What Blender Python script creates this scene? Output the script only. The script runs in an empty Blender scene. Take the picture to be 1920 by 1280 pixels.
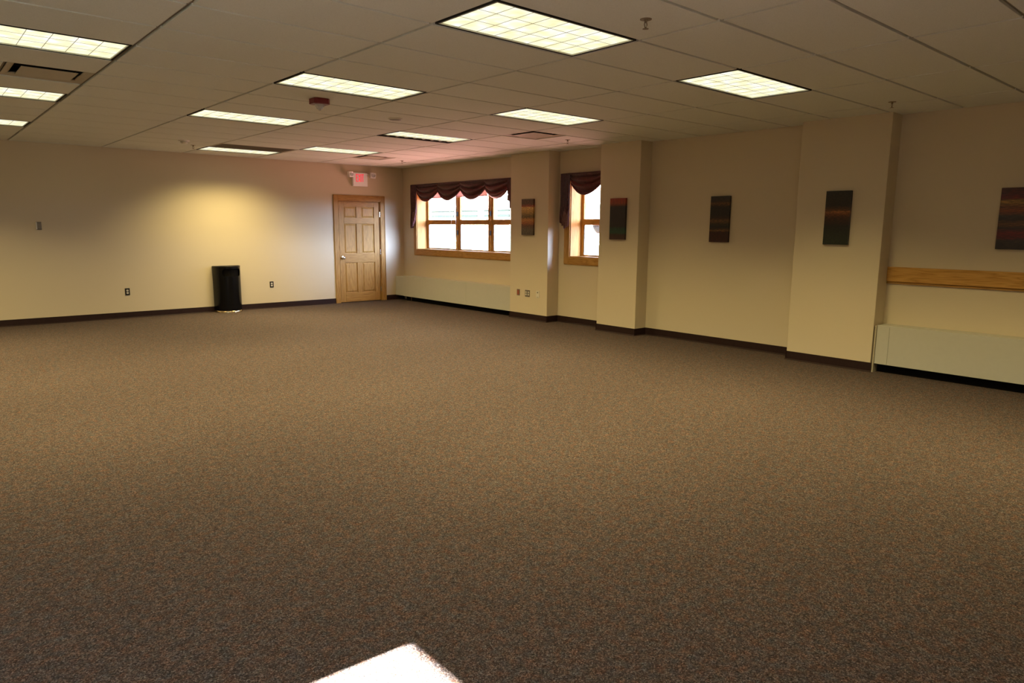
import bpy, math
from mathutils import Vector, Matrix

PI = math.pi
C = bpy.context.scene.collection

# ------------------------------------------------------------------ dimensions (metres)
H = 2.7595            # ceiling tile face
D = 12.92             # far wall
W = 8.186             # window wall (recess plane)
WC = 7.938            # column faces
GX, GY, TX, TY = 2.5805, 3.7063, 1.2192, 0.6096    # ceiling grid
XL = GX - 5 * TX      # left wall
YN = GY - 10 * TY     # near wall, behind the camera
CAMZ = 1.5399
CAM = (0.718960, -0.161972, 0.007645)

# ------------------------------------------------------------------ mesh helper
class MB:
    def __init__(s): s.v = []; s.f = []; s.m = []
    def add(s, vs, fs, mi=0):
        n = len(s.v); s.v += [tuple(v) for v in vs]
        s.f += [tuple(i + n for i in f) for f in fs]; s.m += [mi] * len(fs)
        return s
    def box(s, x0, x1, y0, y1, z0, z1, mi=0):
        v = [(x0,y0,z0),(x1,y0,z0),(x1,y1,z0),(x0,y1,z0),(x0,y0,z1),(x1,y0,z1),(x1,y1,z1),(x0,y1,z1)]
        return s.add(v, [(0,3,2,1),(4,5,6,7),(0,1,5,4),(1,2,6,5),(2,3,7,6),(3,0,4,7)], mi)
    def frustum(s, r0, z0, r1, z1, mi=0):
        (a,b,c,d), (e,f,g,h) = r0, r1      # rectangles x0,x1,y0,y1 at two heights
        v = [(a,c,z0),(b,c,z0),(b,d,z0),(a,d,z0),(e,g,z1),(f,g,z1),(f,h,z1),(e,h,z1)]
        return s.add(v, [(0,3,2,1),(4,5,6,7),(0,1,5,4),(1,2,6,5),(2,3,7,6),(3,0,4,7)], mi)
    def prism(s, pts, axis, a0, a1, mi=0):
        # pts: 2-D outline; axis 'x','y','z' is the extrusion axis
        def P(p, a): return {'x': (a,p[0],p[1]), 'y': (p[0],a,p[1]), 'z': (p[0],p[1],a)}[axis]
        n = len(pts); v = [P(p,a0) for p in pts] + [P(p,a1) for p in pts]
        f = [tuple(range(n)), tuple(range(2*n-1, n-1, -1))] + [(i, i+n, (i+1)%n+n, (i+1)%n) for i in range(n)]
        return s.add(v, f, mi)
    def lathe(s, prof, c=(0,0,0), n=24, axis='z', mi=0, a0=0, a1=2*PI):
        full = abs(a1 - a0 - 2*PI) < 1e-6; k = n if full else n + 1
        v = []
        for r, h in prof:
            for i in range(k):
                t = a0 + (a1 - a0) * i / n
                q = (r*math.cos(t), r*math.sin(t), h)
                if axis == 'x': q = (q[2], q[0], q[1])
                if axis == 'y': q = (q[0], q[2], q[1])
                v.append((c[0]+q[0], c[1]+q[1], c[2]+q[2]))
        f = []
        for j in range(len(prof)-1):
            for i in range(n):
                i2 = (i+1) % k if full else i+1
                f.append((j*k+i, j*k+i2, (j+1)*k+i2, (j+1)*k+i))
        return s.add(v, f, mi)
    def tube(s, pts, r, n=10, mi=0):
        pts = [Vector(p) for p in pts]; v = []; N = len(pts)
        for i, p in enumerate(pts):
            t = (pts[min(i+1,N-1)] - pts[max(i-1,0)]).normalized()
            a = Vector((0,0,1)) if abs(t.z) < .9 else Vector((1,0,0))
            u = t.cross(a).normalized(); w = t.cross(u)
            for k in range(n):
                q = p + u*r*math.cos(2*PI*k/n) + w*r*math.sin(2*PI*k/n); v.append(tuple(q))
        f = [(i*n+k, i*n+(k+1)%n, (i+1)*n+(k+1)%n, (i+1)*n+k) for i in range(N-1) for k in range(n)]
        f += [tuple(range(n)), tuple((N-1)*n+k for k in range(n-1,-1,-1))]
        return s.add(v, f, mi)
    def grid(s, fn, nu, nv, mi=0):
        v = [fn(i/nu, j/nv) for j in range(nv+1) for i in range(nu+1)]
        f = [(j*(nu+1)+i, j*(nu+1)+i+1, (j+1)*(nu+1)+i+1, (j+1)*(nu+1)+i) for j in range(nv) for i in range(nu)]
        return s.add(v, f, mi)

def wloc(o):
    p = Vector((0,0,0))
    while o is not None: p += Vector(o.location); o = o.parent
    return p

def obj(name, mb, mats, parent=None, loc=None, smooth=False, bevel=0, solid=0, seg=2, auto=False, fix=True):
    """one mesh object; mb is in world coordinates unless loc is given (then local to loc)"""
    me = bpy.data.meshes.new(name)
    base = wloc(parent) if parent else Vector((0,0,0))
    org = Vector(loc) if loc is not None else base
    me.from_pydata([tuple(Vector(v) - org) for v in mb.v], [], mb.f)
    me.update()
    if fix:
        import bmesh
        bm = bmesh.new(); bm.from_mesh(me)
        bmesh.ops.remove_doubles(bm, verts=bm.verts, dist=1e-6) if smooth else None
        bmesh.ops.recalc_face_normals(bm, faces=bm.faces); bm.to_mesh(me); bm.free()
    if not isinstance(mats, (list, tuple)): mats = [mats]
    for m in mats: me.materials.append(m)
    if len(mats) > 1 and not smooth:
        for p, mi in zip(me.polygons, mb.m): p.material_index = mi
    if smooth:
        for p in me.polygons: p.use_smooth = True
    o = bpy.data.objects.new(name, me); C.objects.link(o)
    o.location = org - base
    if parent: o.parent = parent
    if solid:
        m = o.modifiers.new('s', 'SOLIDIFY'); m.thickness = solid; m.offset = 0
    if bevel:
        m = o.modifiers.new('b', 'BEVEL'); m.width = bevel; m.segments = seg; m.limit_method = 'ANGLE'
    if auto:
        for p in me.polygons: p.use_smooth = True
        m = o.modifiers.new('e', 'EDGE_SPLIT'); m.split_angle = math.radians(35)
    return o

def thing(name, label, cat, loc, group=None, kind=None):
    o = bpy.data.objects.new(name, None); C.objects.link(o); o.location = loc
    o.empty_display_size = .1
    return tag(o, label, cat, group, kind)
def tag(o, label, cat, group=None, kind=None):
    o['label'] = label; o['category'] = cat
    if group: o['group'] = group
    if kind: o['kind'] = kind
    return o
def copy_tree(o, parent=None):
    c = o.copy(); C.objects.link(c); c.parent = parent
    for ch in list(o.children): copy_tree(ch, c)
    return c

# ------------------------------------------------------------------ materials
def mat(name):
    m = bpy.data.materials.new(name); m.use_nodes = True
    nt = m.node_tree; nt.nodes.clear()
    out = nt.nodes.new('ShaderNodeOutputMaterial'); b = nt.nodes.new('ShaderNodeBsdfPrincipled')
    nt.links.new(b.outputs[0], out.inputs[0])
    return m, nt, b, out
def N(nt, t, **kw):
    n = nt.nodes.new(t)
    for k, v in kw.items():
        if k in n.inputs.keys(): n.inputs[k].default_value = v
        else: setattr(n, k, v)
    return n
def L(nt, a, b): nt.links.new(a, b)
def coords(nt, scale=(1,1,1), kind='Object', rot=(0,0,0)):
    tc = N(nt, 'ShaderNodeTexCoord'); mp = N(nt, 'ShaderNodeMapping')
    mp.inputs['Scale'].default_value = scale; mp.inputs['Rotation'].default_value = rot
    L(nt, tc.outputs[kind], mp.inputs['Vector']); return mp.outputs[0]
def ramp(nt, src, stops, interp='LINEAR'):
    r = N(nt, 'ShaderNodeValToRGB'); r.color_ramp.interpolation = interp
    e = r.color_ramp.elements
    while len(e) < len(stops): e.new(.5)
    for el, (p, c) in zip(e, stops): el.position = p; el.color = (*c, 1)
    L(nt, src, r.inputs[0]); return r.outputs[0]
def s2l(*c):
    return tuple((x/255/12.92 if x/255 <= .04045 else ((x/255+.055)/1.055)**2.4) for x in c)

def plain(name, col, rough=.5, metal=0, spec=.5, bump=0, bscale=200, var=0.0, **kw):
    m, nt, b, out = mat(name)
    b.inputs['Roughness'].default_value = rough; b.inputs['Metallic'].default_value = metal
    b.inputs['Specular IOR Level'].default_value = spec
    v = coords(nt)
    n = N(nt, 'ShaderNodeTexNoise', Scale=bscale, Detail=2.0); L(nt, v, n.inputs['Vector'])
    lo = tuple(x*(1-var) for x in col); hi = tuple(min(1, x*(1+var)) for x in col)
    L(nt, ramp(nt, n.outputs[0], [(.3, lo), (.7, hi)]), b.inputs['Base Color'])
    if bump:
        bp = N(nt, 'ShaderNodeBump', Strength=bump, Distance=.002); L(nt, n.outputs[0], bp.inputs['Height'])
        L(nt, bp.outputs[0], b.inputs['Normal'])
    for k, x in kw.items(): b.inputs[k.replace('_', ' ')].default_value = x
    return m

WALLC = (.60, .515, .37)
M_wall = plain('wall_paint', WALLC, rough=.75, spec=.25, bump=.15, bscale=350, var=.015)
M_tee = plain('ceiling_tee', (.22, .195, .15), rough=.5, var=.02)
M_base = plain('vinyl_base', (.024, .012, .011), rough=.55, spec=.15, var=.1, bscale=30)
M_black = plain('black_reveal', (.006, .006, .006), rough=.6)
M_white = plain('white_enamel', (.72, .70, .66), rough=.4, var=.02)
M_heater = plain('heater_enamel', (.48, .47, .405), rough=.42, var=.015, bscale=20)
M_chrome = plain('bright_steel', (.75, .72, .66), rough=.18, metal=1, var=.05)
M_ring = plain('brass_ring', (.80, .68, .42), rough=.2, metal=1, var=.05)
M_dark_metal = plain('dark_metal', (.05, .045, .04), rough=.4, metal=.8)
M_binblack = plain('black_enamel', (.003, .003, .004), rough=.20, spec=.22)
M_steelplate = plain('brushed_plate', (.22, .20, .17), rough=.45, metal=.7, var=.1, bscale=60)
M_ivory = plain('ivory_plastic', (.66, .62, .52), rough=.4)
M_brownred = plain('orange_brown_plastic', (.30, .075, .035), rough=.4)
M_grey = plain('grey_plastic', (.26, .25, .23), rough=.45)
M_red = plain('red_enamel', (.16, .006, .010), rough=.35)
M_lens = plain('clear_lens', (.9, .9, .9), rough=.12, spec=.9, Transmission_Weight=.45, IOR=1.5)
M_head = plain('white_plastic', (.85, .84, .82), rough=.35)
M_plaque = plain('vent_enamel', (.42, .38, .30), rough=.5, var=.02)
M_slot = plain('vent_slot_dark', (.008, .007, .006), rough=.9, spec=.05)
M_reflector = plain('reflector_enamel', (.75, .71, .62), rough=.4)
M_shade = plain('shade_fabric', (.62, .40, .33), rough=.8, var=.05, bscale=90)
def translucent(m, col, fac):
    nt = m.node_tree; b = [n for n in nt.nodes if n.type == 'BSDF_PRINCIPLED'][0]; out = [n for n in nt.nodes if n.type == 'OUTPUT_MATERIAL'][0]
    tr = N(nt, 'ShaderNodeBsdfTranslucent'); tr.inputs[0].default_value = (*col, 1)
    mx = N(nt, 'ShaderNodeMixShader'); mx.inputs[0].default_value = fac
    L(nt, b.outputs[0], mx.inputs[1]); L(nt, tr.outputs[0], mx.inputs[2]); L(nt, mx.outputs[0], out.inputs[0])
translucent(M_shade, (.85, .58, .50), .35)
M_cord = plain('white_cord', (.8, .8, .78), rough=.6)
M_sprinkler = plain('sprinkler_bronze', (.20, .15, .09), rough=.35, metal=.6)

# ceiling tile: fine fissured board
def tile_mat():
    m, nt, b, out = mat('ceiling_tile'); b.inputs['Roughness'].default_value = .85
    b.inputs['Specular IOR Level'].default_value = .2
    v = coords(nt)
    n = N(nt, 'ShaderNodeTexNoise', Scale=260.0, Detail=3.0, Roughness=.7); L(nt, v, n.inputs['Vector'])
    L(nt, ramp(nt, n.outputs[0], [(.30, (.59,.61,.56)), (.50, (.71,.735,.68)), (.75, (.75,.775,.72))]), b.inputs['Base Color'])
    bp = N(nt, 'ShaderNodeBump', Strength=.35, Distance=.002); L(nt, n.outputs[0], bp.inputs['Height'])
    L(nt, bp.outputs[0], b.inputs['Normal'])
    return m
M_tile = tile_mat()

def carpet_mat():
    m, nt, b, out = mat('loop_carpet'); b.inputs['Roughness'].default_value = .95
    b.inputs['Specular IOR Level'].default_value = .1
    v = coords(nt)
    wn = N(nt, 'ShaderNodeTexNoise', Scale=140.0, Detail=2.0); L(nt, v, wn.inputs['Vector'])
    wv = N(nt, 'ShaderNodeMix', data_type='VECTOR'); wv.inputs[0].default_value = .010
    L(nt, v, wv.inputs[4]); L(nt, wn.outputs[1], wv.inputs[5])
    vo = N(nt, 'ShaderNodeTexVoronoi', Scale=215.0); L(nt, wv.outputs[1], vo.inputs['Vector'])
    sep = N(nt, 'ShaderNodeSeparateColor'); L(nt, vo.outputs['Color'], sep.inputs[0])
    k = .46
    yarn = ramp(nt, sep.outputs[0], [(0, (.065*k,.047*k,.042*k)), (.22, (.112*k,.081*k,.073*k)), (.45, (.164*k,.120*k,.108*k)),
                                     (.68, (.222*k,.165*k,.149*k)), (.86, (.30*k,.232*k,.212*k)), (1, (.42*k,.35*k,.33*k))])
    n1 = N(nt, 'ShaderNodeTexNoise', Scale=22.0, Detail=3.0, Roughness=.65); L(nt, v, n1.inputs['Vector'])
    n2 = N(nt, 'ShaderNodeTexNoise', Scale=24.0, Detail=2.0, Roughness=.6); L(nt, coords(nt, (1,1,1), rot=(0,0,1.1)), n2.inputs['Vector'])
    tint1 = ramp(nt, n1.outputs[0], [(.34, (.78,.93,1.08)), (.5, (1,1,1)), (.66, (1.20,.95,.80))])
    tint2 = ramp(nt, n2.outputs[0], [(.34, (.93,1.01,1.0)), (.5, (1,1,1)), (.68, (1.05,.95,.93))])
    mx = N(nt, 'ShaderNodeMix', data_type='RGBA', blend_type='MULTIPLY'); mx.inputs[0].default_value = 1
    L(nt, yarn, mx.inputs[6]); L(nt, tint1, mx.inputs[7])
    mx2 = N(nt, 'ShaderNodeMix', data_type='RGBA', blend_type='MULTIPLY'); mx2.inputs[0].default_value = 1
    L(nt, mx.outputs[2], mx2.inputs[6]); L(nt, tint2, mx2.inputs[7])
    # colour darkens from each loop's centre towards its edge
    gap = ramp(nt, vo.outputs['Distance'], [(0, (1.15,1.15,1.15)), (.45, (1,1,1)), (.9, (.45,.45,.45))])
    mx3 = N(nt, 'ShaderNodeMix', data_type='RGBA', blend_type='MULTIPLY'); mx3.inputs[0].default_value = 1
    L(nt, mx2.outputs[2], mx3.inputs[6]); L(nt, gap, mx3.inputs[7])
    L(nt, mx3.outputs[2], b.inputs['Base Color'])
    inv = N(nt, 'ShaderNodeMath', operation='SUBTRACT'); inv.inputs[0].default_value = 1; L(nt, vo.outputs['Distance'], inv.inputs[1])
    bp = N(nt, 'ShaderNodeBump', Strength=.45, Distance=.002); L(nt, inv.outputs[0], bp.inputs['Height'])
    L(nt, bp.outputs[0], b.inputs['Normal'])
    return m
M_carpet = carpet_mat()

def oak(name, axis, tone=1.0, seed=0.0):
    """oak with grain along axis"""
    m, nt, b, out = mat(name); b.inputs['Roughness'].default_value = .5
    b.inputs['Specular IOR Level'].default_value = .22
    sc = {'x': (1.3, 16, 16), 'y': (16, 1.3, 16), 'z': (16, 16, 1.3)}[axis]
    fs = {'x': (10, 260, 260), 'y': (260, 10, 260), 'z': (260, 260, 10)}[axis]
    v = coords(nt, sc)
    n = N(nt, 'ShaderNodeTexNoise', noise_dimensions='4D', Scale=1.0, Detail=2.0, Roughness=.5, Distortion=.3)
    n.inputs['W'].default_value = seed; L(nt, v, n.inputs['Vector'])
    mul = N(nt, 'ShaderNodeMath', operation='MULTIPLY'); mul.inputs[1].default_value = 9.0; L(nt, n.outputs[0], mul.inputs[0])
    fr = N(nt, 'ShaderNodeMath', operation='PINGPONG'); fr.inputs[1].default_value = .5; L(nt, mul.outputs[0], fr.inputs[0])
    t = tone
    base = ramp(nt, fr.outputs[0], [(0, (.43*t,.212*t,.048*t)), (.16, (.54*t,.285*t,.069*t)), (.5, (.62*t,.338*t,.086*t))])
    f = N(nt, 'ShaderNodeTexNoise', Scale=1.0, Detail=2.0); L(nt, coords(nt, fs), f.inputs['Vector'])
    fine = ramp(nt, f.outputs[0], [(.35, (.84,.82,.78)), (.55, (1,1,1))])
    mx = N(nt, 'ShaderNodeMix', data_type='RGBA', blend_type='MULTIPLY'); mx.inputs[0].default_value = .7
    L(nt, base, mx.inputs[6]); L(nt, fine, mx.inputs[7]); L(nt, mx.outputs[2], b.inputs['Base Color'])
    return m
M_oakz = oak('oak_upright', 'z', .80); M_oakx = oak('oak_across_x', 'x', .80, 3); M_oaky = oak('oak_along_wall', 'y', .80, 5)
M_doorz = oak('door_oak_upright', 'z', .70, 7.7); M_doorx = oak('door_oak_rail', 'x', .70, 2.2)
M_panel = oak('door_oak_panel', 'z', .74, 11.3)
M_railoak = oak('oak_rail_board', 'y', .92, 15.3)

def fabric_mat():
    m, nt, b, out = mat('burgundy_satin'); b.inputs['Roughness'].default_value = .38
    b.inputs['Specular IOR Level'].default_value = .5
    b.inputs['Sheen Weight'].default_value = .15
    v = coords(nt, (1, 1, 1))
    n = N(nt, 'ShaderNodeTexNoise', Scale=22.0, Detail=3.0); L(nt, v, n.inputs['Vector'])
    L(nt, ramp(nt, n.outputs[0], [(.35, (.030,.006,.008)), (.6, (.085,.018,.022)), (.8, (.15,.05,.045))]), b.inputs['Base Color'])
    tr = N(nt, 'ShaderNodeBsdfTranslucent'); tr.inputs[0].default_value = (.35, .05, .045, 1)
    mx = N(nt, 'ShaderNodeMixShader'); mx.inputs[0].default_value = .14
    L(nt, b.outputs[0], mx.inputs[1]); L(nt, tr.outputs[0], mx.inputs[2]); L(nt, mx.outputs[0], out.inputs[0])
    return m
M_fabric = fabric_mat()

def lining_mat():
    m, nt, b, out = mat('valance_lining'); b.inputs['Roughness'].default_value = .5
    v = coords(nt); n = N(nt, 'ShaderNodeTexNoise', Scale=60.0); L(nt, v, n.inputs['Vector'])
    L(nt, ramp(nt, n.outputs[0], [(.3, (.13,.05,.05)), (.7, (.24,.11,.10))]), b.inputs['Base Color'])
    return m
M_lining = lining_mat()

def glass_mat():
    m, nt, b, out = mat('window_glass'); nt.nodes.remove(b)
    t = N(nt, 'ShaderNodeBsdfTransparent'); t.inputs[0].default_value = (.93, .96, .97, 1)
    g = N(nt, 'ShaderNodeBsdfGlossy'); g.inputs['Roughness'].default_value = .02
    mx = N(nt, 'ShaderNodeMixShader'); mx.inputs[0].default_value = .06
    L(nt, t.outputs[0], mx.inputs[1]); L(nt, g.outputs[0], mx.inputs[2]); L(nt, mx.outputs[0], out.inputs[0])
    return m
M_glass = glass_mat()

def louver_mat():
    """backlit acrylic cells: warm white, a little brighter where the tubes run"""
    m, nt, b, out = mat('lit_diffuser'); nt.nodes.remove(b)
    e = N(nt, 'ShaderNodeEmission')
    v = coords(nt, (1, 1, 1))
    w = N(nt, 'ShaderNodeTexNoise', Scale=9.0, Detail=1.0); L(nt, v, w.inputs['Vector'])
    L(nt, ramp(nt, w.outputs[0], [(.3, (.93,.86,.50)), (.5, (1.0,.955,.66)), (.68, (1.0,1.0,.90))]), e.inputs[0])
    e.inputs[1].default_value = 1.0 * LAMP_VIS
    L(nt, e.outputs[0], out.inputs[0]); return m
LAMP_VIS = 1.12
EXPO = 0.0
M_louver = louver_mat()
M_blade = plain('louver_blade', (.50, .49, .38), rough=.45)

def emis(name, col, s):
    m, nt, b, out = mat(name); b.inputs['Base Color'].default_value = (*col, 1)
    b.inputs['Emission Color'].default_value = (*col, 1); b.inputs['Emission Strength'].default_value = s
    return m
M_exit = emis('exit_letter_red', (.85, .06, .10), .55)

def painting_mat(name, bands, seed, wob=.05, streak=(1, 2, 30), speck=None, vert=False):
    """horizontal washes of paint; bands are (height 0..1, colour)"""
    m, nt, b, out = mat(name); b.inputs['Roughness'].default_value = .33
    tc = N(nt, 'ShaderNodeTexCoord'); sp = N(nt, 'ShaderNodeSeparateXYZ'); L(nt, tc.outputs['Generated'], sp.inputs[0])
    mp = N(nt, 'ShaderNodeMapping'); mp.inputs['Scale'].default_value = streak; mp.inputs['Location'].default_value = (seed, seed*2, seed*3)
    L(nt, tc.outputs['Generated'], mp.inputs['Vector'])
    n = N(nt, 'ShaderNodeTexNoise', Scale=1.6, Detail=5.0, Roughness=.65); L(nt, mp.outputs[0], n.inputs['Vector'])
    sub = N(nt, 'ShaderNodeMath', operation='SUBTRACT'); sub.inputs[1].default_value = .5; L(nt, n.outputs[0], sub.inputs[0])
    ma = N(nt, 'ShaderNodeMath', operation='MULTIPLY_ADD'); ma.inputs[1].default_value = wob*2; L(nt, sub.outputs[0], ma.inputs[0]); L(nt, sp.outputs[2], ma.inputs[2])
    col = ramp(nt, ma.outputs[0], bands)
    mp2 = N(nt, 'ShaderNodeMapping'); mp2.inputs['Scale'].default_value = (1, 26, 3) if vert else (1, 4, 34); L(nt, tc.outputs['Generated'], mp2.inputs['Vector'])
    n2 = N(nt, 'ShaderNodeTexNoise', Scale=2.0, Detail=5.0, Roughness=.7); L(nt, mp2.outputs[0], n2.inputs['Vector'])
    st = ramp(nt, n2.outputs[0], [(.32, (.25,.25,.25)), (.5, (.9,.9,.9)), (.72, (2.3,2.0,1.7))])
    mx = N(nt, 'ShaderNodeMix', data_type='RGBA', blend_type='MULTIPLY'); mx.inputs[0].default_value = 1
    L(nt, col, mx.inputs[6]); L(nt, st, mx.inputs[7])
    L(nt, mx.outputs[2], b.inputs['Base Color'])
    bp = N(nt, 'ShaderNodeBump', Strength=.4, Distance=.003); L(nt, n2.outputs[0], bp.inputs['Height']); L(nt, bp.outputs[0], b.inputs['Normal'])
    return m

# ------------------------------------------------------------------ floor, walls, columns
def struct(name, mb, m, parent=None, **kw):
    o = obj(name, mb, m, parent, **kw); o['kind'] = 'structure'; return o

o = struct('floor', MB().box(XL-.2, W+.4, YN-.2, D+.2, -.12, 0), M_carpet)
o['label'] = 'brown flecked loop pile carpet covering the whole floor'; o['category'] = 'carpet'

DX0, DX1, DZ = 6.655, 7.632, 2.062         # door opening
b = MB().box(XL-.2, DX0, D, D+.14, 0, H+.25).box(DX1, W+.35, D, D+.14, 0, H+.25).box(DX0, DX1, D, D+.14, DZ, H+.25)
o = struct('wall_far', b, M_wall); o['label'] = 'cream far wall with the oak door and exit sign'; o['category'] = 'wall'

# window wall, with its openings
WZ0, WZ1 = 1.078, 2.335
w1 = (9.215, 12.392); w2 = (7.135, 7.945)
b = MB()
ys = [YN-.2, w2[0], w2[1], w1[0], w1[1], D+.14]
for i in range(5):
    a, c_ = ys[i], ys[i+1]
    if i in (1, 3):
        b.box(W, W+.28, a, c_, 0, WZ0); b.box(W, W+.28, a, c_, WZ1, H+.25)
    else: b.box(W, W+.28, a, c_, 0, H+.25)
o = struct('wall_right', b, M_wall); o['label'] = 'cream window wall along the right side'; o['category'] = 'wall'

cols = [((8.205, 9.132), 'cream square column with a painting and three wall plates, right of the wide window'),
        ((6.363, 7.105), 'cream square column right of the narrow window'),
        ((3.066, 4.038), 'cream square column nearest the camera, beside the oak rail')]
for (y0, y1), lab in cols:
    o = struct('column', MB().box(WC, W+.01, y0, y1, 0, H+.02), M_wall, loc=(WC, y0, 0), bevel=.004)
    tag(o, lab, 'column', 'wall columns')

# left wall with two window openings (outside the photograph, they let the daylight in)
lw = [(-1.4, 2.33), (4.6, 4.6)]
LZ0, LZ1 = 1.30, 2.15
b = MB().box(XL-.3, XL, YN-.2, lw[0][0], 0, H+.25).box(XL-.3, XL, lw[0][1], D+.14, 0, H+.25)
b.box(XL-.3, XL, lw[0][0], lw[0][1], 0, LZ0).box(XL-.3, XL, lw[0][0], lw[0][1], LZ1, H+.25)
struct('wall_left', b, M_wall)
struct('wall_near', MB().box(XL-.3, W+.35, YN-.14, YN, 0, H+.25), M_wall)

# baseboards: cove vinyl with a small toe
def base_run(mb, p0, p1, inward):
    """profile extruded from p0 to p1; inward = unit vector into the room"""
    prof = [(0,0),(.016,0),(.015,.004),(.006,.014),(.004,.10),(0,.103)]
    (x0,y0),(x1,y1) = p0, p1; nx, ny = inward
    v = [(x0+nx*d, y0+ny*d, z) for d,z in prof] + [(x1+nx*d, y1+ny*d, z) for d,z in prof]
    n = len(prof)
    mb.add(v, [tuple(range(n)), tuple(range(2*n-1,n-1,-1))] + [(i,(i+1)%n,(i+1)%n+n,i+n) for i in range(n)])
b = MB(); base_run(b, (XL, D), (6.56, D), (0,-1)); base_run(b, (7.73, D), (W, D), (0,-1))
o = struct('baseboard_far', b, M_base); o['label'] = 'dark brown vinyl baseboard along the far wall'; o['category'] = 'baseboard'
b = MB()
base_run(b, (W, 7.105), (W, 8.205), (-1,0)); base_run(b, (W, 4.038), (W, 6.363), (-1,0))
for (y0, y1), _ in cols:
    base_run(b, (WC, y0-.012), (WC, y1+.012), (-1,0))
    if y0 > 4: base_run(b, (WC-.012, y0), (W, y0), (0,-1))
    base_run(b, (WC-.012, y1), (W, y1), (0,1))
o = struct('baseboard_right', b, M_base); o['label'] = 'dark brown vinyl baseboard along the window wall and columns'; o['category'] = 'baseboard'
b = MB(); base_run(b, (XL, YN), (XL, D), (1,0)); base_run(b, (XL, YN), (W, YN), (0,1))
struct('baseboard_left', b, M_base)

# ------------------------------------------------------------------ ceiling
lights = [ # column, row, label or None when outside the picture
    (0,-1,'largest lit ceiling troffer, at the top middle of the photo'),
    (2,-1,'lit ceiling troffer nearest the column beside the oak rail'),
    (0, 3,'lit ceiling troffer just beyond the largest one, nearest the red alarm strobe'),
    (2, 3,'lit ceiling troffer between the round speaker and the narrow window column'),
    (0, 7,'lit ceiling troffer on the far left side of the red alarm strobe'),
    (2, 7,'lit ceiling troffer with a dim strip along one side, right of the round speaker'),
    (2,11,'lit ceiling troffer above the exit sign, farthest on the right'),
    (1,13,'lit ceiling troffer closest to the far wall, beside the dark grille'),
    (-2,3,'lit ceiling troffer at the top left edge, before the square vent'),
    (-2,7,'lit ceiling troffer at the left edge, just beyond the square vent'),
    (-2,11,'smallest lit ceiling troffer at the left edge, farthest from the camera'),
    (2,-5,None),(-4,7,None),(-4,11,None)]
taken = {(c,r) for c,r,_ in lights}
half = {(-2,5): (-1.5,-1), (3,5): (3,3.5), (3,12): (3,3.5)}    # 2x2 vents inside a 2x4 module
full_vent = (1,12)
tiles, tees = MB(), MB()
g, ed, drop = .0135, .0012, .017
def tile(x0, x1, y0, y1):
    if x1-x0 < .03 or y1-y0 < .03: return
    tiles.frustum((x0+g+ed, x1-g-ed, y0+g+ed, y1-g-ed), H, (x0+g, x1-g, y0+g, y1-g), H+ed)
    tiles.box(x0+g, x1-g, y0+g, y1-g, H+ed, H+.022)
for c_ in range(-5, 5):
    for r in range(-10, 16):
        x0, x1 = GX+c_*TX, min(GX+(c_+1)*TX, W); y0, y1 = GY+r*TY, min(GY+(r+1)*TY, D)
        if (c_,r) in taken or (c_,r) == full_vent: continue
        if (c_,r) in half:
            a, e = half[(c_,r)]; xa, xe = GX+a*TX, GX+e*TX
            if xa > x0+.1: tile(x0, xa, y0, y1)
            if xe < x1-.1: tile(xe, x1, y0, y1)
        else: tile(x0, x1, y0, y1)
for c_ in range(-5, 5): tees.box(GX+c_*TX-g-.001, GX+c_*TX+g+.001, YN, D, H+drop, H+.04)
for r in range(-10, 16): tees.box(XL, W, GY+r*TY-g, GY+r*TY+g, H+drop+.0003, H+.038)
tees.box(GX-1.5*TX-g, GX-1.5*TX+g, GY+5*TY, GY+6*TY, H+drop, H+.04)
for r in (5, 12): tees.box(GX+3.5*TX-g, GX+3.5*TX+g, GY+r*TY, GY+(r+1)*TY, H+drop, H+.04)
tiles.box(XL-.3, W+.35, YN-.14, D+.14, H+.22, H+.34)
o = struct('ceiling', tiles, M_tile); o['label'] = 'suspended ceiling of beige lay-in tiles'; o['category'] = 'ceiling'
gr = struct('ceiling_grid', tees, M_tee, o)

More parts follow.
